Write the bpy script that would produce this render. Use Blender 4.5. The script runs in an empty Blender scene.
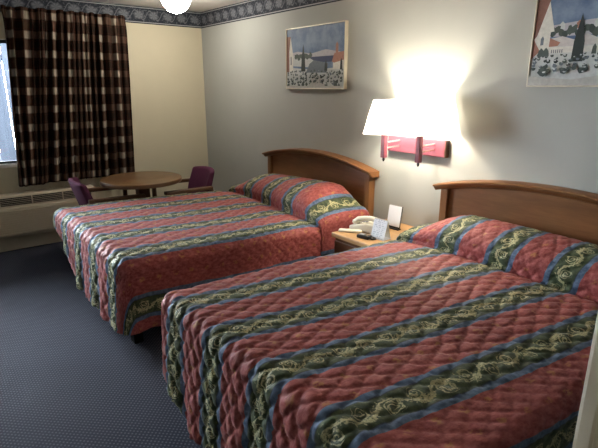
import bpy, bmesh, math, random
import numpy as np
from mathutils import Vector, Matrix
random.seed(7)
PI = math.pi
sc = bpy.context.scene
COL = sc.collection

# ------------------------------------------------------------------ node helper
class S:
    """a socket with arithmetic"""
    def __init__(s, nt, k): s.nt, s.k = nt, k
    def _m(s, op, *o, clamp=False):
        n = s.nt.nodes.new('ShaderNodeMath'); n.operation = op; n.use_clamp = clamp
        for i, v in enumerate((s,) + o):
            if isinstance(v, S): s.nt.links.new(v.k, n.inputs[i])
            else: n.inputs[i].default_value = v
        return S(s.nt, n.outputs[0])
    def __add__(s, o): return s._m('ADD', o)
    __radd__ = __add__
    def __mul__(s, o): return s._m('MULTIPLY', o)
    __rmul__ = __mul__
    def __sub__(s, o): return s._m('SUBTRACT', o)
    def __rsub__(s, o): return (s * -1.0) + o
    def __truediv__(s, o): return s._m('DIVIDE', o)
    def abs(s): return s._m('ABSOLUTE')
    def sin(s): return s._m('SINE')
    def cos(s): return s._m('COSINE')
    def frac(s): return s._m('FRACT')
    def round(s): return s._m('ROUND')
    def floor(s): return s._m('FLOOR')
    def sqrt(s): return s._m('SQRT')
    def lt(s, o): return s._m('LESS_THAN', o)
    def gt(s, o): return s._m('GREATER_THAN', o)
    def min(s, o): return s._m('MINIMUM', o)
    def max(s, o): return s._m('MAXIMUM', o)
    def sign(s): return s._m('SIGN')
    def atan2(s, o): return s._m('ARCTAN2', o)
    def ramp(s, a, b):
        n = s.nt.nodes.new('ShaderNodeMapRange'); n.interpolation_type = 'SMOOTHSTEP'
        s.nt.links.new(s.k, n.inputs[0]); n.inputs[1].default_value = a; n.inputs[2].default_value = b
        return S(s.nt, n.outputs[0])

class Mat:
    def __init__(s, name, rough=0.6, spec=0.3, base=(.5, .5, .5), **kw):
        s.m = bpy.data.materials.new(name); s.m.use_nodes = True; s.nt = s.m.node_tree
        s.b = s.nt.nodes['Principled BSDF']; s.out = s.nt.nodes['Material Output']
        s.b.inputs['Roughness'].default_value = rough
        s.b.inputs['Specular IOR Level'].default_value = spec
        s.b.inputs['Base Color'].default_value = (*base, 1)
        for k, v in kw.items(): s.b.inputs[k.replace('_', ' ')].default_value = v
    def coords(s, kind='Object'):
        n = s.nt.nodes.new('ShaderNodeTexCoord'); x = s.nt.nodes.new('ShaderNodeSeparateXYZ')
        s.nt.links.new(n.outputs[kind], x.inputs[0])
        return S(s.nt, n.outputs[kind]), S(s.nt, x.outputs[0]), S(s.nt, x.outputs[1]), S(s.nt, x.outputs[2])
    def vec(s, x, y, z=0.0):
        n = s.nt.nodes.new('ShaderNodeCombineXYZ')
        for i, v in enumerate((x, y, z)):
            if isinstance(v, S): s.nt.links.new(v.k, n.inputs[i])
            else: n.inputs[i].default_value = v
        return S(s.nt, n.outputs[0])
    def noise(s, v, scale, detail=3, rough=.55, dist=0.0):
        n = s.nt.nodes.new('ShaderNodeTexNoise'); s.nt.links.new(v.k, n.inputs['Vector'])
        n.inputs['Scale'].default_value = scale; n.inputs['Detail'].default_value = detail
        n.inputs['Roughness'].default_value = rough; n.inputs['Distortion'].default_value = dist
        return S(s.nt, n.outputs['Fac'])
    def voro(s, v, scale, feat='F1', out='Distance'):
        n = s.nt.nodes.new('ShaderNodeTexVoronoi'); s.nt.links.new(v.k, n.inputs['Vector'])
        n.inputs['Scale'].default_value = scale; n.feature = feat
        return S(s.nt, n.outputs[out])
    def mix(s, f, a, b):
        n = s.nt.nodes.new('ShaderNodeMix'); n.data_type = 'RGBA'
        for v, i in ((f, 0), (a, 6), (b, 7)):
            if isinstance(v, S): s.nt.links.new(v.k, n.inputs[i])
            elif i == 0: n.inputs[0].default_value = v
            else: n.inputs[i].default_value = (*v, 1)
        return S(s.nt, n.outputs[2])
    def color(s, c): s.nt.links.new(c.k, s.b.inputs['Base Color']); return s
    def bump(s, h, strength=.3, dist=.01):
        n = s.nt.nodes.new('ShaderNodeBump'); s.nt.links.new(h.k, n.inputs['Height'])
        n.inputs['Strength'].default_value = strength; n.inputs['Distance'].default_value = dist
        s.nt.links.new(n.outputs[0], s.b.inputs['Normal']); return s

def plain(name, base, rough=.6, spec=.3, var=.12, scale=30, bump=.0, **kw):
    M = Mat(name, rough, spec, base, **kw)
    v, x, y, z = M.coords()
    n = M.noise(v, scale, 3)
    M.color(M.mix(n, tuple(c * (1 - var) for c in base), tuple(min(1, c * (1 + var)) for c in base)))
    if bump: M.bump(n, bump, .004)
    return M.m

def wood(name, dark, light, rough=.4, axis='x', scale=14, spec=.4):
    M = Mat(name, rough, spec)
    v, x, y, z = M.coords()
    st = {'x': (x * .12, y, z), 'y': (x, y * .12, z), 'z': (x, y, z * .12)}[axis]
    v2 = M.vec(*st)
    n = M.noise(v2, scale, 5, .6, .6); f = M.noise(v2, scale * 6, 3, .6)
    t = (n * .75 + f * .35).ramp(.3, .8)
    M.color(M.mix(t, dark, light)); M.bump(f, .08, .002)
    return M.m

# ------------------------------------------------------------------ object helpers
def link(name, me, mat, parent=None, loc=None):
    o = bpy.data.objects.new(name, me); COL.objects.link(o)
    mats = mat if isinstance(mat, (list, tuple)) else [mat]
    for m in mats: me.materials.append(m)
    if parent is not None: o.parent = parent
    if loc is not None: o.location = loc
    return o

def obj(name, bm, mat, parent=None, smooth=False, loc=None):
    bmesh.ops.recalc_face_normals(bm, faces=bm.faces[:])
    me = bpy.data.meshes.new(name); bm.to_mesh(me); bm.free()
    if smooth is not False:
        for p in me.polygons: p.use_smooth = True
        if smooth is not True: me.set_sharp_from_angle(angle=math.radians(smooth))
    return link(name, me, mat, parent, loc)

def tag(o, label, cat, group=None):
    o['label'] = label; o['category'] = cat
    if group: o['group'] = group
    return o

def thing(name, label, cat, loc=(0, 0, 0), rz=0, group=None):
    o = bpy.data.objects.new(name, None); COL.objects.link(o)
    o.empty_display_size = .1
    o.location = loc; o.rotation_euler = (0, 0, rz)
    return tag(o, label, cat, group)

def struct(name, bm, mat, parent=None, **kw):
    o = obj(name, bm, mat, parent, **kw)
    o['kind'] = 'structure'
    return o

def box(bm, x0, x1, y0, y1, z0, z1, bev=0, seg=2, mi=0, M=None):
    vs = [bm.verts.new((x, y, z)) for x in (x0, x1) for y in (y0, y1) for z in (z0, z1)]
    idx = [(0, 1, 3, 2), (4, 6, 7, 5), (0, 4, 5, 1), (2, 3, 7, 6), (0, 2, 6, 4), (1, 5, 7, 3)]
    fs = [bm.faces.new([vs[i] for i in f]) for f in idx]
    for f in fs: f.material_index = mi
    if M is not None: bmesh.ops.transform(bm, matrix=M, verts=vs)
    if bev:
        es = list({e for f in fs for e in f.edges})
        bmesh.ops.bevel(bm, geom=es, offset=bev, segments=seg, affect='EDGES', profile=.5, material=-1)
    return bm

def NB(): return bmesh.new()
def bx(*a, **k): return box(NB(), *a, **k)

def lathe(bm, prof, seg=32, cx=0, cy=0, mi=0, close=False):
    rings = []
    for r, z in prof:
        if r < 1e-6: rings.append([bm.verts.new((cx, cy, z))])
        else: rings.append([bm.verts.new((cx + r * math.cos(2 * PI * i / seg), cy + r * math.sin(2 * PI * i / seg), z)) for i in range(seg)])
    for a, b in zip(rings, rings[1:]):
        for i in range(seg):
            j = (i + 1) % seg
            if len(a) == 1 and len(b) == 1: continue
            if len(a) == 1: f = bm.faces.new((a[0], b[i], b[j]))
            elif len(b) == 1: f = bm.faces.new((a[i], a[j], b[0]))
            else: f = bm.faces.new((a[i], a[j], b[j], b[i]))
            f.material_index = mi
    return bm

def tube(bm, pts, r, seg=10, caps=True):
    pts = [Vector(p) for p in pts]; rings = []
    up = Vector((0, 0, 1))
    for i, p in enumerate(pts):
        d = (pts[min(i + 1, len(pts) - 1)] - pts[max(i - 1, 0)]).normalized()
        a = d.cross(up)
        if a.length < 1e-3: a = d.cross(Vector((1, 0, 0)))
        a.normalize(); b = a.cross(d).normalized()
        rr = r[i] if isinstance(r, (list, tuple)) else r
        rings.append([bm.verts.new(p + a * (rr * math.cos(2 * PI * k / seg)) + b * (rr * math.sin(2 * PI * k / seg))) for k in range(seg)])
    for A, B in zip(rings, rings[1:]):
        for k in range(seg): bm.faces.new((A[k], A[(k + 1) % seg], B[(k + 1) % seg], B[k]))
    if caps: bm.faces.new(rings[0][::-1]); bm.faces.new(rings[-1])
    return bm

def prism(bm, poly, y0, y1, axis='y', mi=0):
    """poly in the two other axes, extruded along axis"""
    def P(a, b, t):
        return {'y': (a, t, b), 'x': (t, a, b), 'z': (a, b, t)}[axis]
    A = [bm.verts.new(P(a, b, y0)) for a, b in poly]; B = [bm.verts.new(P(a, b, y1)) for a, b in poly]
    n = len(poly); fs = [bm.faces.new(A), bm.faces.new(B[::-1])]
    fs += [bm.faces.new((A[i], B[i], B[(i + 1) % n], A[(i + 1) % n])) for i in range(n)]
    for f in fs: f.material_index = mi
    return bm

def bevel_all(bm, off, seg=2, ang=30):
    es = [e for e in bm.edges if e.is_manifold and e.calc_face_angle(0) > math.radians(ang)]
    bmesh.ops.bevel(bm, geom=es, offset=off, segments=seg, affect='EDGES', profile=.5)
    return bm

def sstep(x):
    x = np.clip(x, 0, 1); return x * x * (3 - 2 * x)

# ------------------------------------------------------------------ materials
# walls with a faint woven vinyl texture
def wall_mat(name, base):
    M = Mat(name, .75, .2)
    v, x, y, z = M.coords()
    n = M.noise(v, 6, 3); f = M.noise(v, 260, 2)
    M.color(M.mix(n * .6 + f * .4, tuple(c * .93 for c in base), tuple(c * 1.05 for c in base)))
    M.bump(f, .15, .002)
    return M.m
m_wall_cream = wall_mat('wall_cream', (.60, .545, .395))
m_wall_grey = wall_mat('wall_grey', (.39, .395, .36))
m_ceiling = plain('ceiling_paint', (.84, .80, .77), .9, .1, .05, 90, .3)

def carpet():
    M = Mat('navy_carpet', .8, .12)
    v, x, y, z = M.coords()
    g = .026
    px, py = (x + y) / g, (x - y) / g
    dx, dy = px.frac() - .5, py.frac() - .5
    d = (dx * dx + dy * dy).sqrt()
    dot = 1.0 - d.ramp(.16, .34)
    n = M.noise(v, 2.2, 3); f = M.noise(v, 420, 2)
    base = M.mix(n.ramp(.25, .75), (.0145, .016, .025), (.0215, .0235, .035))
    base = M.mix(f * .5, base, (.032, .034, .050))
    M.color(M.mix(dot * .75, base, (.10, .10, .118)))
    M.bump(f * .6 + dot * .4, .5, .004)
    return M.m
m_carpet = carpet()

def border_mat(axis):
    M = Mat('border_paper_' + axis, .7, .2)
    v, x, y, z = M.coords()
    u = x if axis == 'x' else y
    h = z - 2.265                                   # 0 .. 0.175
    P = .165
    cell = (u / P).frac() - .5
    hx, hy = cell * P, h - .088
    wv = M.vec(u, h)
    w1 = M.noise(wv, 26, 3, .6) - .5
    r = ((hx + w1 * .03) * (hx + w1 * .03) * .9 + (hy + w1 * .02) * (hy + w1 * .02) * 1.5).sqrt()
    ang = hy.atan2(hx)
    petal = (ang * 7.0).sin() * .5 + .5
    flower = (1.0 - r.ramp(.035, .062)) * (.45 + petal * .4)
    stem = (hy - (u * (2 * PI / P)).sin() * .045).abs() + w1.abs() * .012
    vine = 1.0 - stem.ramp(.004, .011)
    leaf = M.noise(wv, 48, 3, .6, .8).ramp(.53, .62)
    inner = (hy.abs()).lt(.066)
    pat = (flower.max(vine * .6).max(leaf * .5)) * inner
    c = M.mix(pat, (.022, .027, .037), (.20, .205, .225))
    # edge lines: light, dark, light, dark
    light = ((hy.abs() - .0735).abs()).lt(.0045)
    c = M.mix(light * .8, c, (.40, .40, .40))
    M.color(c)
    return M.m

m_headboard = wood('oak_veneer', (.15, .062, .020), (.235, .102, .036), .38, 'x')
m_headpost = wood('oak_upright', (.15, .062, .020), (.245, .108, .038), .38, 'z')
m_nstop = wood('nightstand_laminate', (.42, .24, .10), (.55, .33, .15), .35, 'x')
m_nsbody = wood('nightstand_wood', (.12, .05, .02), (.19, .085, .035), .4, 'x')
m_table = wood('table_laminate', (.115, .062, .027), (.175, .098, .043), .32, 'y')
m_darkwood = wood('dark_stained_wood', (.05, .024, .012), (.09, .045, .022), .4, 'z')
m_armwood = wood('arm_wood', (.075, .034, .016), (.125, .06, .028), .4, 'y')
m_plate = wood('red_stained_wood', (.15, .035, .050), (.21, .055, .075), .4, 'x')
m_white_plastic = plain('cream_plastic', (.72, .68, .56), .35, .5, .03)
m_white = plain('white_card', (.82, .84, .86), .5, .3, .03)
m_blue_card = None
m_black = plain('black_plastic', (.015, .015, .016), .3, .5, .1)
m_grey = plain('grey_plastic', (.28, .29, .31), .35, .5, .1)
m_brass = plain('pale_metal', (.62, .42, .40), .3, .5, .05, Metallic=.6)
m_frame = plain('champagne_frame', (.62, .57, .45), .35, .5, .06, Metallic=.35)
m_trim = plain('cream_trim_paint', (.74, .66, .52), .5, .3, .04)
m_window_frame = plain('dark_bronze_frame', (.03, .03, .032), .4, .4)
m_sill = plain('white_sill', (.72, .68, .6), .5, .3, .04)
m_ac = plain('beige_ac_metal', (.56, .49, .37), .5, .3, .04)
m_ac_dark = plain('ac_slot_dark', (.02, .018, .015), .6, .2)
m_metal_track = plain('brown_metal', (.05, .035, .025), .4, .5)
m_mattress = plain('mattress_ticking', (.5, .48, .44), .8, .1)
m_springs = plain('box_spring_black', (.012, .011, .012), .9, .1)

def upholstery(name, base):
    M = Mat(name, .85, .15)
    v, x, y, z = M.coords()
    n = M.noise(v, 180, 2); w = M.noise(v, 9, 2)
    M.color(M.mix(n * .5 + w * .5, tuple(c * .75 for c in base), tuple(c * 1.25 for c in base))); M.bump(n, .3, .002)
    return M.m
m_purple = upholstery('mauve_vinyl', (.085, .023, .052))

def plaid():
    M = Mat('plaid_cloth', .9, .1)
    v, u, h, z = M.coords('UV')
    wv = M.vec(u, h)
    n = M.noise(wv, 300, 2)
    P, Q = .215, .172
    du = ((u / P).frac() - .5).abs(); dh = ((h / Q + .12).frac() - .5).abs()
    bu = 1.0 - du.ramp(.12, .20); bh = 1.0 - dh.ramp(.15, .24)
    thin_u = (du - .30).abs().lt(.025); thin_h = (dh - .30).abs().lt(.025)
    one = (bu + bh) * .5
    c = M.mix(one.ramp(0.0, .5), (.026, .015, .010), (.100, .058, .040))
    c = M.mix(((thin_u + thin_h) * .35).min(.5), c, (.075, .024, .016))
    c = M.mix((bu * bh), c, (.46, .39, .31))
    M.color(M.mix(n * .35, c, (.02, .013, .01)))
    M.bump(n, .3, .002)
    tr = M.nt.nodes.new('ShaderNodeBsdfTranslucent'); M.nt.links.new(c.k, tr.inputs[0])
    mx = M.nt.nodes.new('ShaderNodeMixShader'); mx.inputs[0].default_value = .10
    M.nt.links.new(M.b.outputs[0], mx.inputs[1]); M.nt.links.new(tr.outputs[0], mx.inputs[2])
    M.nt.links.new(mx.outputs[0], M.out.inputs[0])
    return M.m
m_plaid = plaid()

STRIPE, OUTER, GREEN, BLUE = .335, 1.065, .056, .083
def quilt_mat():
    M = Mat('striped_quilt_cloth', .62, .22)
    v, u, w, z = M.coords('UV')
    k = (u / STRIPE).round().min(2.0).max(-2.0)
    s1 = u - k * STRIPE
    s2 = u - u.sign() * OUTER
    near1 = s1.abs().lt(s2.abs())
    s = s1 * near1 + s2 * (1.0 - near1)
    wv = M.vec(u, w)
    n_f = M.noise(wv, 150, 2); n_m = M.noise(wv, 38, 3, .6); n_l = M.noise(wv, 9, 3, .6)
    n_mm = M.noise(M.vec(u, w * .6), 60, 3, .6)
    d = s.abs()
    # ---- wine red damask with small ochre sprigs
    red = M.mix(n_mm.ramp(.3, .7), (.225, .041, .040), (.36, .102, .088))
    g = .105
    gu = (u / g); gw = (w / g + (gu.floor() * .5).frac())
    fu, fw = gu.frac() - .5, gw.frac() - .5
    rr = (fu * fu + fw * fw).sqrt() + (n_m - .5) * .25
    sprig = (1.0 - rr.ramp(.10, .20)) * n_mm.ramp(.42, .58)
    red = M.mix(sprig * .55, red, (.40, .20, .05))
    # ---- blue edging
    blue = M.mix(n_m.ramp(.3, .7), (.055, .090, .155), (.125, .185, .285))
    # ---- green band with cream scrolls
    green = M.mix(n_m.ramp(.3, .7), (.028, .043, .022), (.075, .098, .045))
    P = .21
    wob = (M.noise(wv, 22, 2) - .5)
    wob2 = (M.noise(M.vec(u, w, 3.3), 22, 2) - .5)
    ss = s + wob * .030; wwv = w + wob2 * .055
    ph = wwv * (2 * PI / P)
    stem = (ss - ph.sin() * .026).abs()
    thick = M.noise(M.vec(u, w, 5.1), 30, 2).ramp(.3, .7) * 1.5 + .55
    line = 1.0 - (stem / thick).ramp(.0034, .0072)
    # two scroll whorls a period
    near_stem = 1.0 - stem.ramp(.012, .022)
    def whorl(w0, off, sg):
        cw = ((wwv - w0) / P).frac() - .5
        a, b = cw * P, ss - off
        r = (a * a + b * b).sqrt()
        th = b.atan2(a) * sg
        sp = (r / .0145 - th / (2 * PI)).frac() - .5
        ln = 1.0 - (sp.abs() / thick).ramp(.12, .25)
        return ln * r.lt(.030) * r.gt(.004)
    wh = whorl(P * .75, -.012, 1.0).max(whorl(P * .25, .012, -1.0))
    leaf = M.noise(M.vec(u, w * .8, 7.7), 52, 2, .5, 1.2).ramp(.55, .60)
    scroll = line.max(wh).max(leaf * near_stem) * d.lt(GREEN - .006)
    cream = M.mix(n_m, (.40, .36, .17), (.66, .61, .36))
    green = M.mix(scroll * n_f.ramp(.25, .6) * .85, green, cream)
    c = M.mix(d.lt(BLUE + 0.0), red, blue)
    c = M.mix(d.lt(GREEN), c, green)
    c = M.mix(((d - GREEN).abs()).lt(.003) * .6, c, (.03, .035, .05))
    M.color(c)
    M.bump(n_f * .5 + n_mm * .8, .35, .004)
    M.b.inputs['Sheen Weight'].default_value = .12
    M.b.inputs['Sheen Roughness'].default_value = .4
    return M.m
m_quilt = quilt_mat()

# ------------------------------------------------------------------ room shell
RX, RY, RZ = 6.7, -4.0, 2.44
WY0, WY1, WZ0, WZ1 = -3.85, -1.1, .868, 2.03
struct('floor', bx(-.12, RX + .1, RY - .1, .1, -.1, 0), m_carpet)
struct('ceiling', bx(-.12, RX + .1, RY - .1, .1, RZ, RZ + .1), m_ceiling)
b = NB()
box(b, -.12, 0, RY - .1, WY0, 0, RZ); box(b, -.12, 0, WY1, 0.1, 0, RZ)
box(b, -.12, 0, WY0, WY1, 0, WZ0); box(b, -.12, 0, WY0, WY1, WZ1, RZ)
struct('wall_left', b, m_wall_cream)
struct('wall_back', bx(0, RX + .1, 0, .1, 0, RZ), m_wall_grey)
struct('wall_right', bx(RX, RX + .1, RY, 0, 0, RZ), m_wall_grey)
struct('wall_front', bx(0, RX, RY - .1, RY, 0, RZ), m_wall_grey)
# stub wall at the entry, with a painted casing on its end
PXE, PY0, PY1 = 5.352, -2.36, -2.26
struct('wall_entry', bx(PXE, RX, PY0, PY1, 0, RZ), m_wall_grey)
b = bx(PXE - .02, PXE - .001, PY0 - .022, PY1 + .022, 0, RZ - .005, bev=.004)
box(b, PXE - .02, PXE + .09, PY0 - .02, PY0 - .001, 0, RZ - .005, bev=.004)
box(b, PXE + .012, PXE + .022, PY0 - .03, PY0 - .019, 0, RZ - .005, bev=.004)
struct('trim_3', b, m_trim)
# wallpaper borders + thin dark ceiling bead
struct('trim_1', bx(.001, .004, RY, -.004, 2.265, RZ), border_mat('y'))
struct('trim_2', bx(.004, RX, -.004, -.001, 2.265, RZ), border_mat('x'))
struct('baseboard_back', bx(.02, RX, -.014, -.001, 0, .09, bev=.003), m_trim)
struct('baseboard_left', bx(.001, .014, RY, -.02, 0, .10, bev=.003), m_trim)

# window
w = struct('window_1', bx(-.10, -.06, WY0, WY1, WZ0, WZ0 + .018), m_window_frame)
b = NB()
box(b, -.10, -.06, WY0, WY1, WZ1 - .03, WZ1); box(b, -.10, -.06, WY0, WY0 + .05, WZ0 + .018, WZ1 - .03); box(b, -.10, -.06, WY1 - .05, WY1, WZ0 + .018, WZ1 - .03)
box(b, -.10, -.06, -2.60, -2.56, WZ0 + .018, WZ1 - .03)
f = obj('window_frame', b, m_window_frame, w)
gm = Mat('window_glass'); nt = gm.nt
tr = nt.nodes.new('ShaderNodeBsdfTransparent'); gl = nt.nodes.new('ShaderNodeBsdfGlossy'); gl.inputs['Roughness'].default_value = .02
fr = nt.nodes.new('ShaderNodeFresnel'); mx = nt.nodes.new('ShaderNodeMixShader')
nt.links.new(fr.outputs[0], mx.inputs[0]); nt.links.new(tr.outputs[0], mx.inputs[1]); nt.links.new(gl.outputs[0], mx.inputs[2]); nt.links.new(mx.outputs[0], gm.out.inputs[0])
obj('window_glass', bx(-.084, -.078, WY0 + .04, WY1 - .04, WZ0 + .012, WZ1 - .02), gm.m, w)
obj('window_sill', bx(-.058, .018, WY0 - .02, WY1 + .02, WZ0 - .035, WZ0, bev=.004), m_sill, w)

# outside
def plank_mat():
    M = Mat('weathered_planks', .9, .0)
    v, x, y, z = M.coords()
    n = M.noise(M.vec(x, y * 3, z * .3), 8, 4)
    M.color(M.mix(n, (.012, .0145, .019), (.024, .028, .036))); return M.m
m_plank = plank_mat()
struct('ground_outside', bx(-9, -.14, -9, 4, -.12, -.02), plain('asphalt', (.022, .023, .027), .95, .0, .2, 60))
fn = thing('plank_fence', 'weathered blue grey plank fence standing outside beyond the window', 'fence', (-2.2, -2.1, -.02))
for i in range(11):
    obj('plank', bx(-.012, .012, -1.1 + i * .2, -1.1 + i * .2 + .188, .05, 2.5), m_plank, fn)
obj('rail', bx(-.06, -.013, -1.1, 1.1, .35, .44), m_plank, fn); obj('rail', bx(-.06, -.013, -1.1, 1.1, 1.95, 2.04), m_plank, fn)
for yy in (-1.0, 0, 1.0): obj('post', bx(-.15, -.062, yy - .045, yy + .045, 0, 2.3), m_plank, fn)

# ------------------------------------------------------------------ curtain
def curtain(label, top, bot, zt, zb, n, seed, u0):
    rnd = np.random.RandomState(seed)
    NS, NZ = n * 16, 70
    s = np.linspace(0, 1, NS + 1); t = np.linspace(0, 1, NZ + 1)
    ph = np.cumsum(np.r_[0, 2 * PI * n / NS * (1 + .35 * np.sin(np.linspace(0, 9, NS) + seed))]); ph *= 2 * PI * n / ph[-1]
    amp = .8 + .4 * np.sin(np.linspace(0, 7 + seed, NS + 1))
    V = []; UV = []
    for tt in t:
        z = zt + (zb - zt) * tt
        yc = (top[0] + (bot[0] - top[0]) * tt) * (1 - s) + (top[1] + (bot[1] - top[1]) * tt) * s
        A = .024 + .022 * sstep(tt / .25) + .004 * math.sin(5 * tt + seed)
        head = 1.3 * math.exp(-((tt - .05) / .022) ** 2)
        x = .095 + A * amp * np.sin(ph + .35 * math.sin(3 * tt + seed)) * (1 - .35 * head) + .008 * np.sin(2 * ph + 4 * tt)
        y = yc + .012 * np.cos(ph * 1.0 + 2 * tt) * sstep(tt / .1)
        zz = z + (.006 * np.sin(ph * .5 + .6) * max(0, 1 - tt / .06) if tt < .06 else 0) + .006 * np.sin(ph) * sstep((tt - .9) / .1)
        V.append(np.stack([x, y, zz + 0 * x], 1))
        UV.append(np.stack([u0 + s * abs(top[1] - top[0]) * 1.5, np.full(NS + 1, zt - z)], 1))
    V = np.array(V); UV = np.array(UV).reshape(-1, 2)
    W = NS + 1
    F = [(j * W + i, j * W + i + 1, (j + 1) * W + i + 1, (j + 1) * W + i) for j in range(NZ) for i in range(NS)]
    me = bpy.data.meshes.new('curtain'); me.from_pydata(V.reshape(-1, 3).tolist(), [], F)
    uvl = me.uv_layers.new(name='UVMap'); li = np.zeros(len(me.loops), dtype=np.int32); me.loops.foreach_get('vertex_index', li)
    uvl.data.foreach_set('uv', UV[li].ravel())
    for p in me.polygons: p.use_smooth = True
    o = link('curtain', me, m_plaid)
    md = o.modifiers.new('cloth', 'SOLIDIFY'); md.thickness = .004
    tag(o, label, 'curtain', 'brown plaid curtain panels')
    return o
curtain('narrow brown plaid curtain panel bordering the bare window glass', (-2.055, -1.69), (-2.135, -1.90), 2.312, .645, 5, 1, 0.02)
curtain('wide brown plaid curtain panel beside the cream wall, behind the round table', (-1.74, -.93), (-1.925, -.975), 2.315, .655, 13, 4, .57)
b = bx(.045, .075, -3.5, -.93, 2.262, 2.285, bev=.003)
ct = thing('curtain_rail', 'brown curtain rail high on the cream window wall', 'curtain rail', (0, 0, 0))
obj('rail', b, m_metal_track, ct)
for yy in (-3.4, -2.3, -1.0): obj('bracket', bx(.004, .046, yy - .012, yy + .012, 2.266, 2.281), m_metal_track, ct)

# ------------------------------------------------------------------ air conditioner
ac = thing('air_conditioner', 'beige wall air conditioner with dark slotted grille under the window', 'air conditioner', (0, -2.05, .155))
def acl(o): return o
Y0, Y1 = -.60, .60
b = bx(.0015, .15, Y0, Y1, .0, .425, bev=.012)
obj('body', b, m_ac, ac, smooth=40)
b = NB()
for i in range(4):
    y0 = Y0 + .03 + i * (1.14 / 4); box(b, .146, .1525, y0, y0 + 1.14 / 4 - .012, .325, .40)
gr = obj('air_grille', b, m_ac_dark, ac)
b = NB()
for i in range(4): box(b, .150, .158, Y0 + .03, Y1 - .03, .335 + i * .017, .338 + i * .017)
obj('louver', b, m_ac, gr)
b = bx(.148, .165, Y0 + .01, Y1 - .01, .02, .305, bev=.006)
for i in range(11): box(b, .163, .172, Y0 + .05, Y1 - .05, .04 + i * .0225, .049 + i * .0225)
obj('front_panel', b, m_ac, ac)
obj('base_panel', bx(.0145, .05, Y0 + .02, Y1 - .02, -.155, -.0005), m_ac, ac)

# ------------------------------------------------------------------ round table
rt = thing('round_table', 'round wooden pedestal table in the corner between two chairs', 'table', (.87, -1.19, 0))
R_ = .385
obj('tabletop', lathe(NB(), [(0, .742), (R_ - .01, .742), (R_ - .003, .739), (R_, .733), (R_, .706), (R_ - .006, .70), (0, .70)], 72), m_table, rt, smooth=40)
b = NB(); box(b, -.055, .055, -.055, .055, .06, .70, bev=.006)
obj('pedestal', b, m_darkwood, rt)
b = NB(); box(b, -.30, .30, -.035, .035, 0, .06, bev=.008); box(b, -.035, .035, -.30, .30, 0, .0595, bev=.008)
obj('foot', b, m_darkwood, rt)

# ------------------------------------------------------------------ armchairs
def armchair(label, loc, rz, mat):
    t = thing('armchair', label, 'chair', loc, rz, 'armchairs at the round table')
    # faces +y ; origin at floor centre
    n = 16; b = NB()
    def backpt(s, k, out):
        x = -.235 + .47 * s; cv = (2 * s - 1) ** 2
        y = -.235 + .07 * cv - .10 * k + (.0 if out else .065 * (1 - .35 * abs(k - .5)))
        return (x, y, .42 + .335 * k + .02 * (1 - cv) * k)
    rows = 8
    G = [[[b.verts.new(backpt(i / n, j / rows, o)) for i in range(n + 1)] for j in range(rows + 1)] for o in (1, 0)]
    for o in (0, 1):
        for j in range(rows):
            for i in range(n): b.faces.new((G[o][j][i], G[o][j][i + 1], G[o][j + 1][i + 1], G[o][j + 1][i]))
    for i in range(n):
        for j in (0, rows): b.faces.new((G[0][j][i], G[0][j][i + 1], G[1][j][i + 1], G[1][j][i]))
    for j in range(rows):
        for i in (0, n): b.faces.new((G[0][j][i], G[0][j + 1][i], G[1][j + 1][i], G[1][j][i]))
    bmesh.ops.recalc_face_normals(b, faces=b.faces[:]); bevel_all(b, .018, 3, 50)
    obj('backrest', b, mat, t, smooth=60)
    b = bx(-.235, .235, -.17, .27, .375, .46, bev=.03, seg=4)
    obj('seat', b, mat, t, smooth=60)
    obj('seat_rail', bx(-.24, .24, -.2, .255, .325, .374, bev=.005), m_armwood, t)
    for sx in (-1, 1):
        b = NB(); M = Matrix.Translation((sx * .268, .035, .605))
        box(b, -.028, .028, -.25, .25, -.017, .017, bev=.008, M=M)
        obj('arm', b, m_armwood, t)
        obj('leg', bx(sx * .268 - .02, sx * .268 + .02, .20, .24, 0, .588, bev=.004), m_armwood, t)
        b = NB(); box(b, sx * .268 - .02, sx * .268 + .02, -.225, -.185, 0, .588, bev=.004)
        obj('leg', b, m_armwood, t)
    return t
armchair('mauve armchair with its back to the bed, left of the round table under the curtain', (.77, -1.50, 0), math.radians(-6), m_purple)
armchair('mauve armchair against the wall corner, right of the round table', (.86, -.76, 0), math.radians(176), m_purple)

# ------------------------------------------------------------------ ceiling light
cl = thing('ceiling_light', 'glowing white glass dome light on the ceiling', 'ceiling light', (.965, -.75, RZ))
obj('base_ring', lathe(NB(), [(0, -.001), (.16, -.001), (.16, -.025), (.15, -.03), (0, -.03)], 48), m_white, cl, smooth=40)
def emis(name, col, st):
    M = Mat(name); e = M.nt.nodes.new('ShaderNodeEmission'); e.inputs[0].default_value = (*col, 1); e.inputs[1].default_value = st
    M.nt.links.new(e.outputs[0], M.out.inputs[0]); return M.m
DOME, BULB, SKY, ENTRY_FILL = 38.0, 580.0, 46.0, 10.0
prof = [(.14 * math.cos(a), -.028 - .15 * math.sin(a)) for a in np.linspace(0, PI / 2, 14)]; prof[-1] = (0, prof[-1][1])
obj('glass_dome', lathe(NB(), prof, 48), emis('lit_opal_glass', (1, .94, .84), DOME), cl, smooth=True)

el = thing('entry_fill_light', 'small white dome light added out of view to brighten the entry casing', 'ceiling light', (5.95, -3.2, RZ))  # unseen fill lamp, added to brighten the casing on the stub wall
obj('base_ring', lathe(NB(), [(0, -.001), (.125, -.001), (.125, -.02), (.115, -.025), (0, -.025)], 40), m_white, el, smooth=40)
obj('glass_dome', lathe(NB(), [(r * .7, z * .7 - .006) for r, z in prof], 40), emis('entry_fill_glow', (1, .90, .74), ENTRY_FILL), el, smooth=True)

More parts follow.
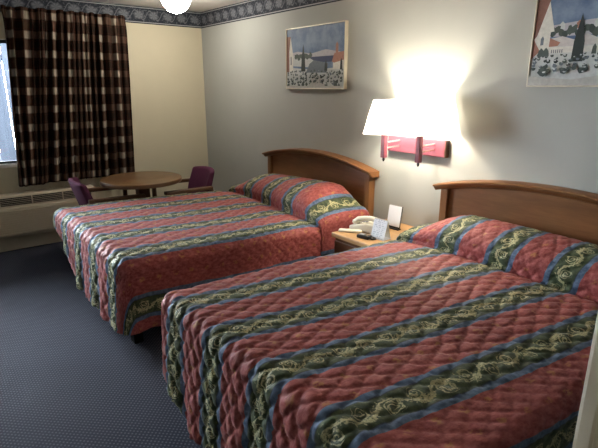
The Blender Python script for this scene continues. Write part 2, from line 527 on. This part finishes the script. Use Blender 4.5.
# ------------------------------------------------------------------ beds
def crown(bm, hw, z_tip, z_top, sec):
    """sec: (y,z-offset) polygon swept along the arched top"""
    n = 40; rings = []
    for i in range(n + 1):
        x = -hw + 2 * hw * i / n
        z = z_tip + (z_top - z_tip) * (1 - abs(x / hw) ** 2.1)
        rings.append([bm.verts.new((x, y, z + dz)) for y, dz in sec])
    m = len(sec)
    for A, B in zip(rings, rings[1:]):
        for k in range(m): bm.faces.new((A[k], A[(k + 1) % m], B[(k + 1) % m], B[k]))
    bm.faces.new(rings[0]); bm.faces.new(rings[-1][::-1])
    return bm

def bed(label, xc, shear, ztop):
    t = thing('bed', label, 'bed', (xc, 0, 0), 0, 'two double beds')
    # headboard with its own pieces
    hw, pw = .715, .055
    ztip, zap = .952, 1.05
    def arch(x): return ztip + (zap - ztip) * (1 - abs(x / .756) ** 2.1)
    poly = [(-hw + pw - .004, .25)] + [(hw - pw + .004, .25)]
    xs = np.linspace(hw - pw + .004, -hw + pw - .004, 30)
    poly += [(x, arch(x) - .036) for x in xs]
    hb = obj('headboard', prism(NB(), poly, -.045, -.006), m_headboard, t)
    for s in (-1, 1):
        b = NB(); x0, x1 = sorted((s * (hw - pw), s * hw))
        box(b, x0, x1, -.072, -.004, 0, arch(hw) - .036, bev=.004)
        obj('post', b, m_headpost, hb)
    obj('crown_rail', crown(NB(), .756, ztip, zap, [(-.004, 0), (-.106, 0), (-.112, -.004), (-.112, -.013), (-.104, -.018), (-.096, -.020), (-.084, -.036), (-.074, -.044), (-.004, -.044)]), m_headboard, hb, smooth=40)
    def slab(z0, z1, w, bev):
        b = NB(); L0, L1 = -2.0, -.09
        vs = []
        for (y, sh) in ((L0, shear), (L1, 0)):
            for x in (-w, w):
                for z in (z0, z1): vs.append(b.verts.new((x + sh, y, z)))
        for f in ((0, 1, 3, 2), (4, 6, 7, 5), (0, 4, 5, 1), (2, 3, 7, 6), (0, 2, 6, 4), (1, 5, 7, 3)): b.faces.new([vs[i] for i in f])
        bmesh.ops.recalc_face_normals(b, faces=b.faces[:]); bevel_all(b, bev, 3)
        return b
    obj('mattress', slab(ztop - .25, ztop - .03, .655, .04), m_mattress, t, smooth=60)
    obj('box_spring', slab(.12, ztop - .252, .655, .02), m_springs, t, smooth=60)
    for (x, y, sh) in ((-.6, -.25, 0), (.6, -.25, 0), (-.615, -1.95, shear), (.63, -1.95, shear)):
        obj('leg', bx(x + sh - .035, x + sh + .035, y - .03, y + .03, 0, .125, bev=.004), m_springs, t)
    return t

def bedspread(label, xc_head, xc_foot, ztop, W, off_head, off_foot, pf0, pf1, seed, drop=.58, grow=0.0, lift=(.3, .3), puff=1.0, tilt=0.0, pinch=0.0, RE=.075):
    L_FOOT = -2.06            # y of the outer foot edge
    # ---- profile along the length: (y, added height) by arc length
    prof = [(L_FOOT + RE, 0), (-1.5, 0.004), (-1.0, 0), (-.68, .0), (-.585, -.004), (-.535, -.018), (-.508, -.026), (-.497, -.012), (-.505, .03), (-.512, .075),
            (-.495, .125), (-.45, .172), (-.38, .208), (-.30, .225), (-.21, .222), (-.14, .195), (-.105, .15), (-.092, .10)]
    P = np.array(prof); seg = np.r_[0, np.cumsum(np.hypot(*np.diff(P, axis=0).T))]
    # Catmull-like smoothing through dense resample + box filter
    ds = .0085; tt = np.arange(0, seg[-1], ds)
    py, pz = np.interp(tt, seg, P[:, 0]), np.interp(tt, seg, P[:, 1])
    ker = np.ones(5) / 5
    def sm(a):
        p = np.r_[a[0] * np.ones(4) + np.arange(-4, 0) * (a[1] - a[0]), a, a[-1] + np.arange(1, 5) * (a[-1] - a[-2])]
        return np.convolve(np.convolve(p, ker, 'same'), ker, 'same')[4:-4]
    py, pz = sm(py), sm(pz)
    NBn = len(tt)
    hwI = W / 2 - RE
    NA = int(round(2 * hwI / .0085)); a = np.linspace(-hwI, hwI, NA + 1)
    def centre(y): return xc_head + (xc_foot - xc_head) * np.clip(y / L_FOOT, 0, 1.1)
    def pscale(a, y):  # depth of the pillow differs from side to side
        k = pf0 + (pf1 - pf0) * (a + W / 2) / W
        wgt = sstep((y + 1.2) / .6)
        yy = y * (1 + (k - 1) * wgt * sstep((-y - .09) / .25)); return yy
    def pw(a): return .34 + .66 * sstep((hwI + .03 - np.abs(a)) / np.where(a < 0, .36, .27))
    def soft(a, y): return .010 * np.sin(3.1 * a + seed) * np.sin(2.3 * y + seed) - .012 * sstep((np.abs(a) - .45) / .3)
    verts, fab, dsp = [], [], []
    # top
    A, B = np.meshgrid(a, np.arange(NBn))
    Yb = py[B]; Zb = pz[B]
    Y = pscale(A, Yb); X = centre(Y) + A * (1 + grow * np.clip(Y / L_FOOT, 0, 1)); Zt = ztop + Zb * np.where(Zb > 0.006, pw(A) * puff * (1 + tilt * A / W), 1) + soft(A, Y)
    fabB = tt[B] + .0
    top = np.stack([X, Y, Zt], -1)
    idx_top = np.arange(top.shape[0] * top.shape[1]).reshape(top.shape[:2])
    verts.append(top.reshape(-1, 3)); fab.append(np.stack([A, fabB], -1).reshape(-1, 2))
    faces = []
    W1 = NA + 1
    for j in range(NBn - 1):
        r0, r1 = idx_top[j], idx_top[j + 1]
        faces += [(r0[i], r0[i + 1], r1[i + 1], r1[i]) for i in range(NA)]
    # perimeter columns: left side (head -> foot), corner, foot, corner, right side
    cols = []  # (top index, outward dir, fabric dir, along param)
    for j in range(NBn - 1, -1, -1): cols.append((idx_top[j, 0], (-1, 0), j))
    NC = 18
    for c in range(1, NC): th = c / NC * PI / 2; cols.append((idx_top[0, 0], (-math.cos(th), -math.sin(th)), 0))
    for i in range(0, NA + 1): cols.append((idx_top[0, i], (0, -1), 0))
    for c in range(1, NC): th = c / NC * PI / 2; cols.append((idx_top[0, NA], (math.sin(th), -math.cos(th)), 0))
    for j in range(0, NBn): cols.append((idx_top[j, NA], (1, 0), j))
    nd = int(drop / .0085); dd = np.linspace(0, drop, nd + 1)[1:]
    topf = top.reshape(-1, 3); fabf = fab[0]
    ci = np.array([c[0] for c in cols]); dirs = np.array([c[1] for c in cols]); jj = np.array([c[2] for c in cols])
    base = topf[ci]; fb = fabf[ci]
    zadd = np.maximum(base[:, 2] - ztop, 0) * (np.abs(dirs[:, 0]) > .99)
    per = np.r_[0, np.cumsum(np.hypot(*np.diff(base[:, :2] + dirs * .1, axis=0).T))]
    isfoot = (np.abs(dirs[:, 1]))
    corner = ((np.abs(dirs[:, 0]) > .02) & (np.abs(dirs[:, 1]) > .02))
    xs_ = base[:, 0] - (xc_foot - W / 2)
    short = (1 - lift[0] * (1 - sstep(xs_ / lift[1])) * np.where((isfoot > .02) | (base[:, 1] < -1.75), 1, .6))
    rows = [ci]
    n0 = len(topf)
    sk = []; skf = []
    arc = RE * PI / 2
    for k, d0 in enumerate(dd):
        d = d0 * short
        if True:
            an = np.minimum(d, arc) / RE; out = RE * np.sin(an); dn = RE * (1 - np.cos(an)) + np.maximum(d - arc, 0)
        q = np.maximum(0, (d - arc) / (drop - arc))
        flare = q * (.03 * isfoot + .012 * (1 - isfoot))
        wave = q * (.010 * np.sin(per * 2 * PI / .31 + seed) + .008 * np.sin(per * 2 * PI / .19 + 2 * seed)) * (1 - .5 * corner)
        o = out + flare + wave + zadd * .30 * np.sin(np.minimum(1, d / .30) * PI / 2)
        fall = zadd * sstep(np.array(d / .42)) * .85
        # side hem a little fuller under the pillow; pull in beside the headboard
        p = base.copy(); p[:, :2] += dirs * o[:, None]; p[:, 2] -= dn * (1 - .0) + fall
        p[:, 2] = np.maximum(p[:, 2], .05)
        sk.append(p); skf.append(fb + dirs * d[:, None])
        rows.append(n0 + k * len(cols) + np.arange(len(cols)))
    verts += sk; fab += skf
    NCc = len(cols)
    for r0, r1 in zip(rows, rows[1:]):
        for i in range(NCc - 1):
            q = (r1[i], r1[i + 1], r0[i + 1], r0[i])
            if q[2] == q[3]: q = q[:3]
            faces.append(q)
    V = np.concatenate(verts); Fb = np.concatenate(fab)
    me = bpy.data.meshes.new('bedspread')
    me.from_pydata(V.tolist(), [], [tuple(int(x) for x in f) for f in faces])
    me.update()
    nrm = np.zeros(len(V) * 3); me.vertex_normals.foreach_get('vector', nrm); nrm = nrm.reshape(-1, 3)
    if nrm[idx_top[50, 50]][2] < 0: me.flip_normals(); nrm = -nrm
    # ---- stripe coordinate and quilting
    frac = np.clip((1.75 - Fb[:, 1]) / 1.75, -.3, 1.2)       # 1 at the foot, 0 at the pillow
    u = Fb[:, 0] - (off_head + (off_foot - off_head) * frac) + .006 * np.sin(Fb[:, 1] * 5 + seed)
    u = u + pinch * sstep((u - .74) / .3)
    w = Fb[:, 1]
    # scallop quilting: overlapping rounded scales whose tips point to the foot
    q_, p_, ru, rw_ = .078, .072, .0405, .125
    uu = u + .007 * np.sin(w * 15 + 3 * u + seed) + .004 * np.sin(w * 41); ww = w + .009 * np.sin(u * 17 + seed) + .004 * np.sin(u * 47 + 2 * w)
    jmax = np.floor((ww + rw_) / p_)
    own = np.full(len(uu), -1.0); cover = np.full(len(uu), 9.0)
    for dj in range(0, 4):
        j_ = jmax - dj; off = np.mod(j_, 2) * q_ / 2
        du = np.mod(uu - off + q_ / 2, q_) - q_ / 2
        rho = np.sqrt((du / ru) ** 2 + ((ww - j_ * p_) / rw_) ** 2)
        free = own < 0; inside = free & (rho < 1)
        cover = np.where(free & ~inside, np.minimum(cover, rho - 1), cover)
        own = np.where(inside, rho, own)
    own = np.where(own < 0, .5, own)
    f1 = np.clip((1 - own) / .34, 0, 1); f2 = np.clip(cover / .30, 0, 1)
    h1 = (1 - (1 - f1) ** 2) ** .8 * (1 - (1 - f2) ** 2) ** .8 * .0135
    # side panels: wide diagonal lattice
    p1 = np.abs(np.mod((u * 1.25 + w) / .095, 1) - .5) * 2; p2 = np.abs(np.mod((u * 1.25 - w) / .095, 1) - .5) * 2
    h2 = (1 - np.maximum(p1, p2) ** 4) * .0075
    side = sstep((np.abs(u) - (2 * STRIPE + GREEN)) / .05)
    H = h1 * (1 - side) + h2 * side
    H *= .55 + .45 * np.clip(1 - (pz[np.clip((w / ds).astype(int), 0, NBn - 1)] > .02) * .6, 0, 1)
    H *= .74 + .26 * (1 - sstep((w + .02) / .12))
    V2 = V + nrm * H[:, None]
    me.vertices.foreach_set('co', V2.ravel())
    uvl = me.uv_layers.new(name='UVMap'); li = np.zeros(len(me.loops), dtype=np.int32); me.loops.foreach_get('vertex_index', li)
    uvl.data.foreach_set('uv', np.stack([u, w], 1)[li].ravel())
    me.update()
    for p in me.polygons: p.use_smooth = True
    o = link('bedspread', me, m_quilt)
    md = o.modifiers.new('thickness', 'SOLIDIFY'); md.thickness = .012; md.offset = -1
    tag(o, label, 'bedspread', 'striped quilted bedspreads')
    return o

bed('far double bed with arched wooden headboard, under the fully visible picture', 2.15, -.155, .60)
bed('near double bed with arched wooden headboard, at the right of the photo', 4.255, -.075, .615)
bedspread('red, green and blue striped quilted bedspread on the far bed by the table', 2.155, 1.91, .615, 1.52, -.02, -.03, .92, 1.16, 1.0, drop=.505, grow=.14, lift=(.62, .85), puff=.88, tilt=.35)
bedspread('red, green and blue striped quilted bedspread on the near bed at the right', 4.285, 4.165, .645, 1.52, -.02, -.22, .88, .95, 2.2, drop=.61, grow=.05, lift=(.22, .30), puff=.76, pinch=.06, RE=.055)

# ------------------------------------------------------------------ nightstand
ns = thing('nightstand', 'wooden nightstand between the beds holding the telephone', 'nightstand', (3.236, -.30, 0))
obj('body', bx(-.217, .217, -.27, .292, .06, .545, bev=.003), m_nsbody, ns)
obj('top_board', bx(-.232, .232, -.298, .295, .546, .58, bev=.006), m_nstop, ns)
obj('plinth', bx(-.21, .21, -.24, .28, 0, .0595), m_darkwood, ns)
for z0 in (.09, .315):
    dr = obj('drawer', bx(-.21, .21, -.286, -.271, z0, z0 + .205, bev=.004), m_nsbody, ns)
    obj('knob', lathe(NB(), [(0, 0), (.008, 0), (.008, .012), (.016, .018), (.014, .026), (0, .028)], 20), m_darkwood, dr, smooth=40).matrix_local = Matrix.Translation((0, -.2865, z0 + .105)) @ Matrix.Rotation(PI / 2, 4, 'X')

# things on the nightstand
ph = thing('telephone', 'cream desk telephone with its handset in the cradle, on the nightstand', 'telephone', (3.12, -.335, .5805), math.radians(12))
ph.scale = (1.1, 1.1, 1.1)
b = NB(); prism(b, [(-.10, 0), (.10, 0), (.10, .058), (.03, .062), (-.10, .028)], -.085, .085); bmesh.ops.recalc_face_normals(b, faces=b.faces[:]); bevel_all(b, .008, 3)
obj('base', b, m_white_plastic, ph, smooth=50)
b = NB()
for i in range(3):
    for j in range(4):
        M = Matrix.Translation((-.072 + j * .024, .0 + i * .024 - .012, .0365 + j * .0065)) @ Matrix.Rotation(-math.radians(14.5), 4, 'Y')
        box(b, -.008, .008, -.008, .008, -.006, .006, bev=.002, M=M)
obj('keypad', b, m_grey, ph)
b = NB(); tube(b, [(-.062, -.052, .058), (-.045, -.052, .076), (0, -.052, .088), (.05, -.052, .094), (.09, -.052, .090), (.108, -.052, .074)], [.020, .018, .017, .017, .019, .022], 14)
lathe(b, [(0, .045), (.024, .045), (.027, .052), (.025, .066), (0, .068)], 20, -.062, -.052); lathe(b, [(0, .062), (.024, .062), (.027, .069), (.025, .085), (0, .087)], 20, .108, -.052)
obj('handset', b, m_white_plastic, ph, smooth=50)
b = bx(-.104, -.099, -.07, .07, .004, .020, bev=.001)
obj('front_strip', b, plain('dark_red_label', (.10, .02, .015), .4, .4), ph)

b = NB(); 
prof = [(-.085, -.018), (-.07, -.024), (.06, -.026), (.08, -.02), (.088, 0), (.08, .02), (.06, .026), (-.07, .024), (-.085, .018)]
prism(b, prof, 0, .016, 'z'); bmesh.ops.recalc_face_normals(b, faces=b.faces[:]); bevel_all(b, .005, 2)
o = obj('oblong_dish', b, m_white_plastic, None, smooth=50, loc=(3.085, -.485, .5805)); o.rotation_euler = (0, 0, math.radians(35))
tag(o, 'flat cream oblong item lying left of the telephone on the nightstand', 'small item')

gd = thing('gadget', 'small black gadget lying in front of the telephone on the nightstand', 'small item', (3.255, -.515, .5805), math.radians(10))
b = bx(-.05, .05, -.028, .028, 0, .026, bev=.008, seg=3); obj('case', b, m_black, gd, smooth=50)
b = bx(-.032, .006, -.018, .016, .0262, .029, bev=.001); obj('screen', b, m_grey, gd)
b = NB(); tube(b, [(.045, -.01, .012), (.075, -.015, .01), (.085, .01, .008), (.07, .03, .006), (.05, .03, .008)], .006, 8); obj('strap', b, m_black, gd, smooth=True)

# clear-fronted tent card
def card_print(base, ink):
    M = Mat('printed_card', .35, .4)
    v, x, y, z = M.coords('Object')
    rows = (z / .012).frac(); n = M.noise(M.vec(x * 1.0, (z / .012).floor() * .37), 90, 1)
    t = rows.gt(.45) * n.gt(.5) * (x.abs().lt(.046))
    M.color(M.mix(t * .55, base, ink)); return M.m
tc = thing('tent_card', 'folded pale blue tent card in front of the telephone, near the nightstand edge', 'card', (3.325, -.425, .5805), math.radians(4))
b = NB(); M = Matrix.Translation((0, -.040, 0)) @ Matrix.Rotation(math.radians(-17), 4, 'X'); box(b, -.058, .058, -.001, .001, .0, .145, M=M)
obj('front_leaf', b, card_print((.86, .90, .95), (.34, .40, .48)), tc)
b = NB(); M = Matrix.Translation((0, .042, 0)) @ Matrix.Rotation(math.radians(17), 4, 'X'); box(b, -.058, .058, -.001, .001, .0, .145, M=M)
obj('rear_leaf', b, m_white_plastic, tc)
obj('foot_strip', bx(-.059, .059, -.044, .046, 0, .0025), m_white, tc)
# upright sign holder
sg = thing('sign_holder', 'upright white card in a dark footed holder at the back of the nightstand', 'card holder', (3.222, -.178, .5805), math.radians(4))
M = Matrix.Translation((0, 0, .008)) @ Matrix.Rotation(math.radians(-9), 4, 'X')
b = NB(); box(b, -.058, .058, -.0015, .0015, .012, .165, M=M); obj('card', b, m_white, sg)
b = NB(); box(b, .0585, .062, -.004, .004, .0, .167, M=M); box(b, -.062, .062, -.004, .004, .0, .0115, M=M); box(b, -.062, .062, -.018, .018, 0, .009, bev=.002)
obj('stand', b, m_black, sg)

# ------------------------------------------------------------------ wall lamp
wl = thing('wall_lamp', 'twin swing arm wall lamp with a wide glowing shade above the nightstand', 'lamp', (0, 0, 0))
obj('backplate', bx(3.012, 3.525, -.042, -.002, 1.132, 1.248, bev=.004), m_plate, wl)
obj('end_cap', bx(3.5255, 3.532, -.043, -.002, 1.132, 1.248), m_darkwood, wl)
HY = -.212
for hx in (3.128, 3.44):
    h = obj('lamp_holder', bx(hx - .018, hx + .018, HY - .018, HY + .018, 1.105, 1.30, bev=.004), m_plate, wl)
    obj('finial', lathe(NB(), [(0, 1.075), (.006, 1.08), (.010, 1.09), (.008, 1.104), (0, 1.1045)], 16, hx, HY), m_black, h, smooth=40)
    for z in (1.178, 1.218):
        a_ = obj('swing_rod', tube(NB(), [(hx, -.043, z), (hx, HY + .0185, z - .004)], .0055, 10), m_brass, wl, smooth=40)
    obj('bulb', lathe(NB(), [(0, 1.38)] + [(.028 * math.cos(a), 1.41 + .03 * math.sin(a)) for a in np.linspace(-1.35, 1.5, 10)] + [(0, 1.44)], 16, hx, HY), emis('lit_bulb', (1, .90, .74), BULB), wl, smooth=True)
# rectangular tapered shade with rounded corners, open top and bottom
def rrect(x0, x1, y0, y1, r, n=6):
    pts = []
    for cx, cy, a0 in ((x1 - r, y1 - r, 0), (x0 + r, y1 - r, 90), (x0 + r, y0 + r, 180), (x1 - r, y0 + r, 270)):
        for i in range(n + 1):
            a = math.radians(a0 + 90 * i / n); pts.append((cx + r * math.cos(a), cy + r * math.sin(a)))
    return pts
def hshade(x0, x1, yf, yb, r, n=7):
    pts = [(x0, yb)] + [(x0 + r - r * math.cos(a), yf + r - r * math.sin(a)) for a in np.linspace(0, PI / 2, n)]
    pts += [(x1 - r + r * math.sin(a), yf + r - r * math.cos(a)) for a in np.linspace(0, PI / 2, n)] + [(x1, yb)]
    return pts
b = NB(); A = [b.verts.new((x, y, 1.272 + .05 * (x - 3.0))) for x, y in hshade(3.0, 3.585, -.335, -.03, .05)]; B = [b.verts.new((x, y, 1.512 + .05 * (x - 3.1))) for x, y in hshade(3.065, 3.52, -.30, -.03, .045)]
for i in range(len(A) - 1): b.faces.new((A[i], A[i + 1], B[i + 1], B[i]))
M = Mat('pleated_shade_cloth'); tr = M.nt.nodes.new('ShaderNodeBsdfTranslucent'); tr.inputs[0].default_value = (.96, .94, .86, 1)
df = M.nt.nodes.new('ShaderNodeBsdfDiffuse'); df.inputs[0].default_value = (.8, .76, .66, 1)
mx = M.nt.nodes.new('ShaderNodeMixShader'); mx.inputs[0].default_value = .8
M.nt.links.new(df.outputs[0], mx.inputs[1]); M.nt.links.new(tr.outputs[0], mx.inputs[2]); M.nt.links.new(mx.outputs[0], M.out.inputs[0])
obj('lamp_shade', b, M.m, wl, smooth=50)
for hx in (3.128, 3.44): obj('socket', tube(NB(), [(hx, HY, 1.3005), (hx, HY, 1.379)], .012, 10), m_black, wl, smooth=40)

# ------------------------------------------------------------------ pictures
pal = {}
def pm(n, c, r=.5):
    if n not in pal: pal[n] = plain('paint_' + n, c, r, .35, .28, 45)
    return pal[n]
def sky_paint():
    M = Mat('paint_sky', .5, .35); v, x, y, z = M.coords()
    n = M.noise(v, 7, 4, .6); M.color(M.mix(n.ramp(.3, .75), (.055, .10, .19), (.19, .25, .34))); return M.m
PAL = ['sky', 'haze', 'white', 'roof', 'cypress', 'tree', 'sea', 'hill', 'terra', 'bush', 'pale', 'path', 'shade']
def pal_list():
    return [sky_paint(), pm('haze', (.40, .38, .40)), pm('white', (.60, .59, .52)), pm('roof', (.20, .09, .062)), pm('cypress', (.016, .024, .020)), pm('tree', (.060, .078, .062)),
            pm('sea', (.028, .038, .085)), pm('hill', (.50, .47, .44)), pm('terra', (.32, .145, .10)), pm('bush', (.040, .056, .050)), pm('pale', (.48, .50, .48)), pm('path', (.42, .41, .37)), pm('shade', (.12, .14, .16))]
PL = pal_list()

class Painting:
    def __init__(s, w, h): s.b = NB(); s.w, s.h, s.n = w, h, 0
    def poly(s, pts, m):
        s.n += 1; y = -.00004 * s.n
        vs = [s.b.verts.new((px * s.w, y, pz * s.h)) for px, pz in pts]
        f = s.b.faces.new(vs); f.material_index = PAL.index(m)
    def blob(s, x, z, rx, rz, m, n=9):
        ph = random.random() * 6
        s.poly([(x + rx * (1 + .25 * math.sin(3 * a + ph)) * math.cos(a), z + rz * (1 + .25 * math.cos(2 * a + ph)) * math.sin(a)) for a in [2 * PI * i / n for i in range(n)]], m)

def picture(label, x0, x1, z0, z1, draw, rot=0):
    W_, H_ = x1 - x0, z1 - z0
    t = thing('framed_picture', label, 'picture', (x0, -.0005, z0), 0, 'framed village prints')
    d, fw = .036, .008
    b = NB()
    box(b, 0, W_, -d, 0, 0, fw, bev=.002); box(b, 0, W_, -d, 0, H_ - fw, H_, bev=.002)
    box(b, 0, fw, -d + .0005, -.0005, fw, H_ - fw, bev=.002); box(b, W_ - fw, W_, -d + .0005, -.0005, fw, H_ - fw, bev=.002)
    obj('frame', b, m_frame, t)
    P = Painting(W_ - 2 * fw, H_ - 2 * fw); draw(P)
    o = obj('print', P.b, PL, t); o.location = (fw, -.026, fw)
    b = bx(fw, W_ - fw, -.025, -.003, fw, H_ - fw); obj('backing', b, PL[2], t)
    return t

def bushes(P, rows, seedv, zmax=.4):
    random.seed(seedv)
    asp = P.w / P.h
    for z, r, n in rows:
        for i in range(n):
            x = (i + random.random() * .9) / n; rr = r * random.uniform(.7, 1.15); x = min(.985 - rr, max(rr + .012, x)); zz = z + random.uniform(-.022, .022)
            P.blob(x, zz, rr, rr * asp * .85, random.choice(['bush', 'bush', 'shade', 'cypress', 'tree']))
            P.blob(x - rr * .25, zz + rr * .5, rr * .5, rr * .45, random.choice(['tree', 'pale', 'pale', 'shade']), 7)
def draw_a(P):
    P.poly([(0, .3), (1, .3), (1, 1), (0, 1)], 'sky')
    P.poly([(0, .44), (1, .44), (1, .55), (.7, .62), (.45, .57), (.2, .62), (0, .58)], 'haze')
    P.poly([(.4, .42), (1, .42), (1, .515), (.4, .515)], 'sea')
    P.poly([(.12, .38), (.55, .33), (.5, .45), (.38, .53), (.12, .55)], 'pale')
    for i in range(10): P.blob(.17 + i * .03, .53 + .02 * math.sin(i * 2.3), .028, .04, 'tree')
    P.poly([(.0, 0), (1, 0), (1, .34), (.55, .30), (0, .36)], 'pale')
    P.poly([(.36, .26), (.72, .25), (.74, .40), (.5, .46), (.42, .40)], 'shade')
    P.poly([(.0, .28), (.12, .30), (.12, .56), (.075, .86), (0, .60)], 'white')
    P.poly([(.0, .28), (.045, .28), (.045, .62), (.075, .88), (0.0, .88)], 'roof')
    P.poly([(.07, .40), (.09, .40), (.09, .53), (.08, .55), (.07, .53)], 'shade')
    P.poly([(.27, .28), (.35, .28), (.34, .50), (.31, .74), (.28, .50)], 'cypress')
    P.poly([(.68, .28), (.73, .28), (.725, .38), (.705, .46), (.685, .38)], 'cypress')
    P.poly([(.82, .30), (.99, .30), (.99, .54), (.9, .54), (.82, .44)], 'white')
    P.poly([(.80, .42), (.84, .55), (.99, .57), (.99, .44), (.84, .40)], 'terra')
    P.poly([(.86, .50), (.90, .50), (.90, .68), (.88, .72), (.86, .68)], 'terra')
    P.poly([(.93, .29), (.97, .29), (.965, .42), (.95, .47), (.935, .42)], 'cypress')
    P.poly([(.40, 0), (.72, 0), (.60, .20), (.52, .26), (.47, .20)], 'path')
    bushes(P, [(.27, .014, 24), (.225, .017, 22), (.175, .020, 20), (.12, .023, 17), (.065, .026, 14)], 3)
    P.poly([(.38, 0), (.74, 0), (.64, .09), (.46, .09)], 'path')
    P.poly([(.0, 0), (1, 0), (1, .035), (0, .04)], 'path')
def draw_b(P):
    P.poly([(0, .3), (1, .3), (1, 1), (0, 1)], 'sky')
    P.poly([(0, .50), (1, .50), (1, .62), (.6, .66), (.3, .64), (0, .60)], 'haze')
    for i in range(5): P.poly([(.17 + i * .11, .57), (.205 + i * .11, .57), (.205 + i * .11, .62), (.187 + i * .11, .65), (.17 + i * .11, .62)], ('pale', 'terra')[i % 2])
    for i in range(30): P.blob(.13 + i * .028, .545 + .025 * math.sin(i * 1.7), .022, .042, 'tree' if i % 3 else 'bush')
    P.poly([(.1, .36), (1, .36), (1, .46), (.6, .50), (.42, .47), (.36, .51), (.28, .46), (.2, .50), (.1, .48)], 'hill')
    P.poly([(0, 0), (1, 0), (1, .40), (0, .40)], 'pale')
    P.poly([(.10, .335), (.60, .33), (.60, .385), (.10, .40)], 'white')
    for i in range(6): P.poly([(.135 + i * .014, .335), (.142 + i * .014, .335), (.142 + i * .014, .37), (.135 + i * .014, .37)], 'shade')
    P.poly([(.0, .30), (.115, .36), (.115, .55), (.14, .555), (.085, .86), (.02, .54), (0, .6)], 'white')
    P.poly([(.0, .48), (.022, .52), (.088, .875), (.06, .89), (.0, .89)], 'roof')
    P.poly([(.0, .28), (.055, .36), (.0, .49)], 'terra')
    P.poly([(.052, .42), (.074, .425), (.074, .49), (.064, .515), (.052, .49)], 'shade')
    P.poly([(.115, .40), (.175, .405), (.19, .44), (.115, .49)], 'terra')
    for i in range(5): P.blob(.055 + i * .013, .33 + .02 * (i % 2), .016, .04, 'bush')
    P.poly([(.275, .24), (.35, .24), (.348, .44), (.33, .60), (.312, .71), (.298, .60), (.28, .44)], 'cypress')
    P.poly([(.40, .31), (.43, .31), (.428, .38), (.416, .41), (.404, .38)], 'tree')
    P.poly([(.72, .36), (.96, .36), (.96, .52), (.84, .60), (.72, .52)], 'white')
    bushes(P, [(.30, .012, 26), (.26, .015, 24), (.215, .017, 21), (.165, .019, 17)], 8)
    P.poly([(.0, .0), (1, 0), (1, .10), (.62, .13), (.3, .06), (0, .10)], 'path')
    for x, r in ((.10, .036), (.24, .028), (.36, .024), (.52, .03), (.74, .03)): P.blob(x, .15, r, r * 1.35, 'bush'); P.blob(x - .01, .17, r * .6, r * .55, 'tree'); P.blob(x + .008, .14, r * .35, r * .3, 'pale')
picture('framed village print with a blue sky and sea above the far bed', 1.712, 2.505, 1.582, 2.108, draw_a)
picture('framed village print with tall dark cypress, cut off by the photo above the near bed', 4.032, 4.832, 1.60, 2.126, draw_b)

# ------------------------------------------------------------------ light
world = bpy.data.worlds.new('sky'); sc.world = world; world.use_nodes = True
bg = world.node_tree.nodes['Background']; bg.inputs[0].default_value = (.80, .90, 1.0, 1); bg.inputs[1].default_value = SKY
pl = bpy.data.lights.new('window_portal', 'AREA'); pl.shape = 'RECTANGLE'; pl.size = WY1 - WY0; pl.size_y = WZ1 - WZ0; pl.cycles.is_portal = True
po = bpy.data.objects.new('window_portal', pl); COL.objects.link(po); po.location = (-.13, (WY0 + WY1) / 2, (WZ0 + WZ1) / 2); po.rotation_euler = (0, -PI / 2, 0)

# ------------------------------------------------------------------ camera
cam = bpy.data.cameras.new('camera'); co = bpy.data.objects.new('camera', cam); COL.objects.link(co)
cam.sensor_fit = 'HORIZONTAL'; cam.sensor_width = 36.0; cam.lens = 478.0 / 598.0 * 36.0; cam.clip_start = .02
pitch, head = math.radians(16.0), math.radians(38.3)
Fv = Vector((-math.cos(head) * math.cos(pitch), math.sin(head) * math.cos(pitch), -math.sin(pitch)))
co.location = (5.48, -2.855, 1.60); co.rotation_euler = Fv.to_track_quat('-Z', 'Y').to_euler()
sc.camera = co
vs = sc.view_settings; vs.view_transform = 'Standard'; vs.look = 'None'; vs.gamma = 1; vs.use_curve_mapping = False
vs.exposure = 0.7
sc.cycles.use_denoising = True
sc.cycles.max_bounces = 10; sc.cycles.diffuse_bounces = 6
sc.cycles.sample_clamp_indirect = 8
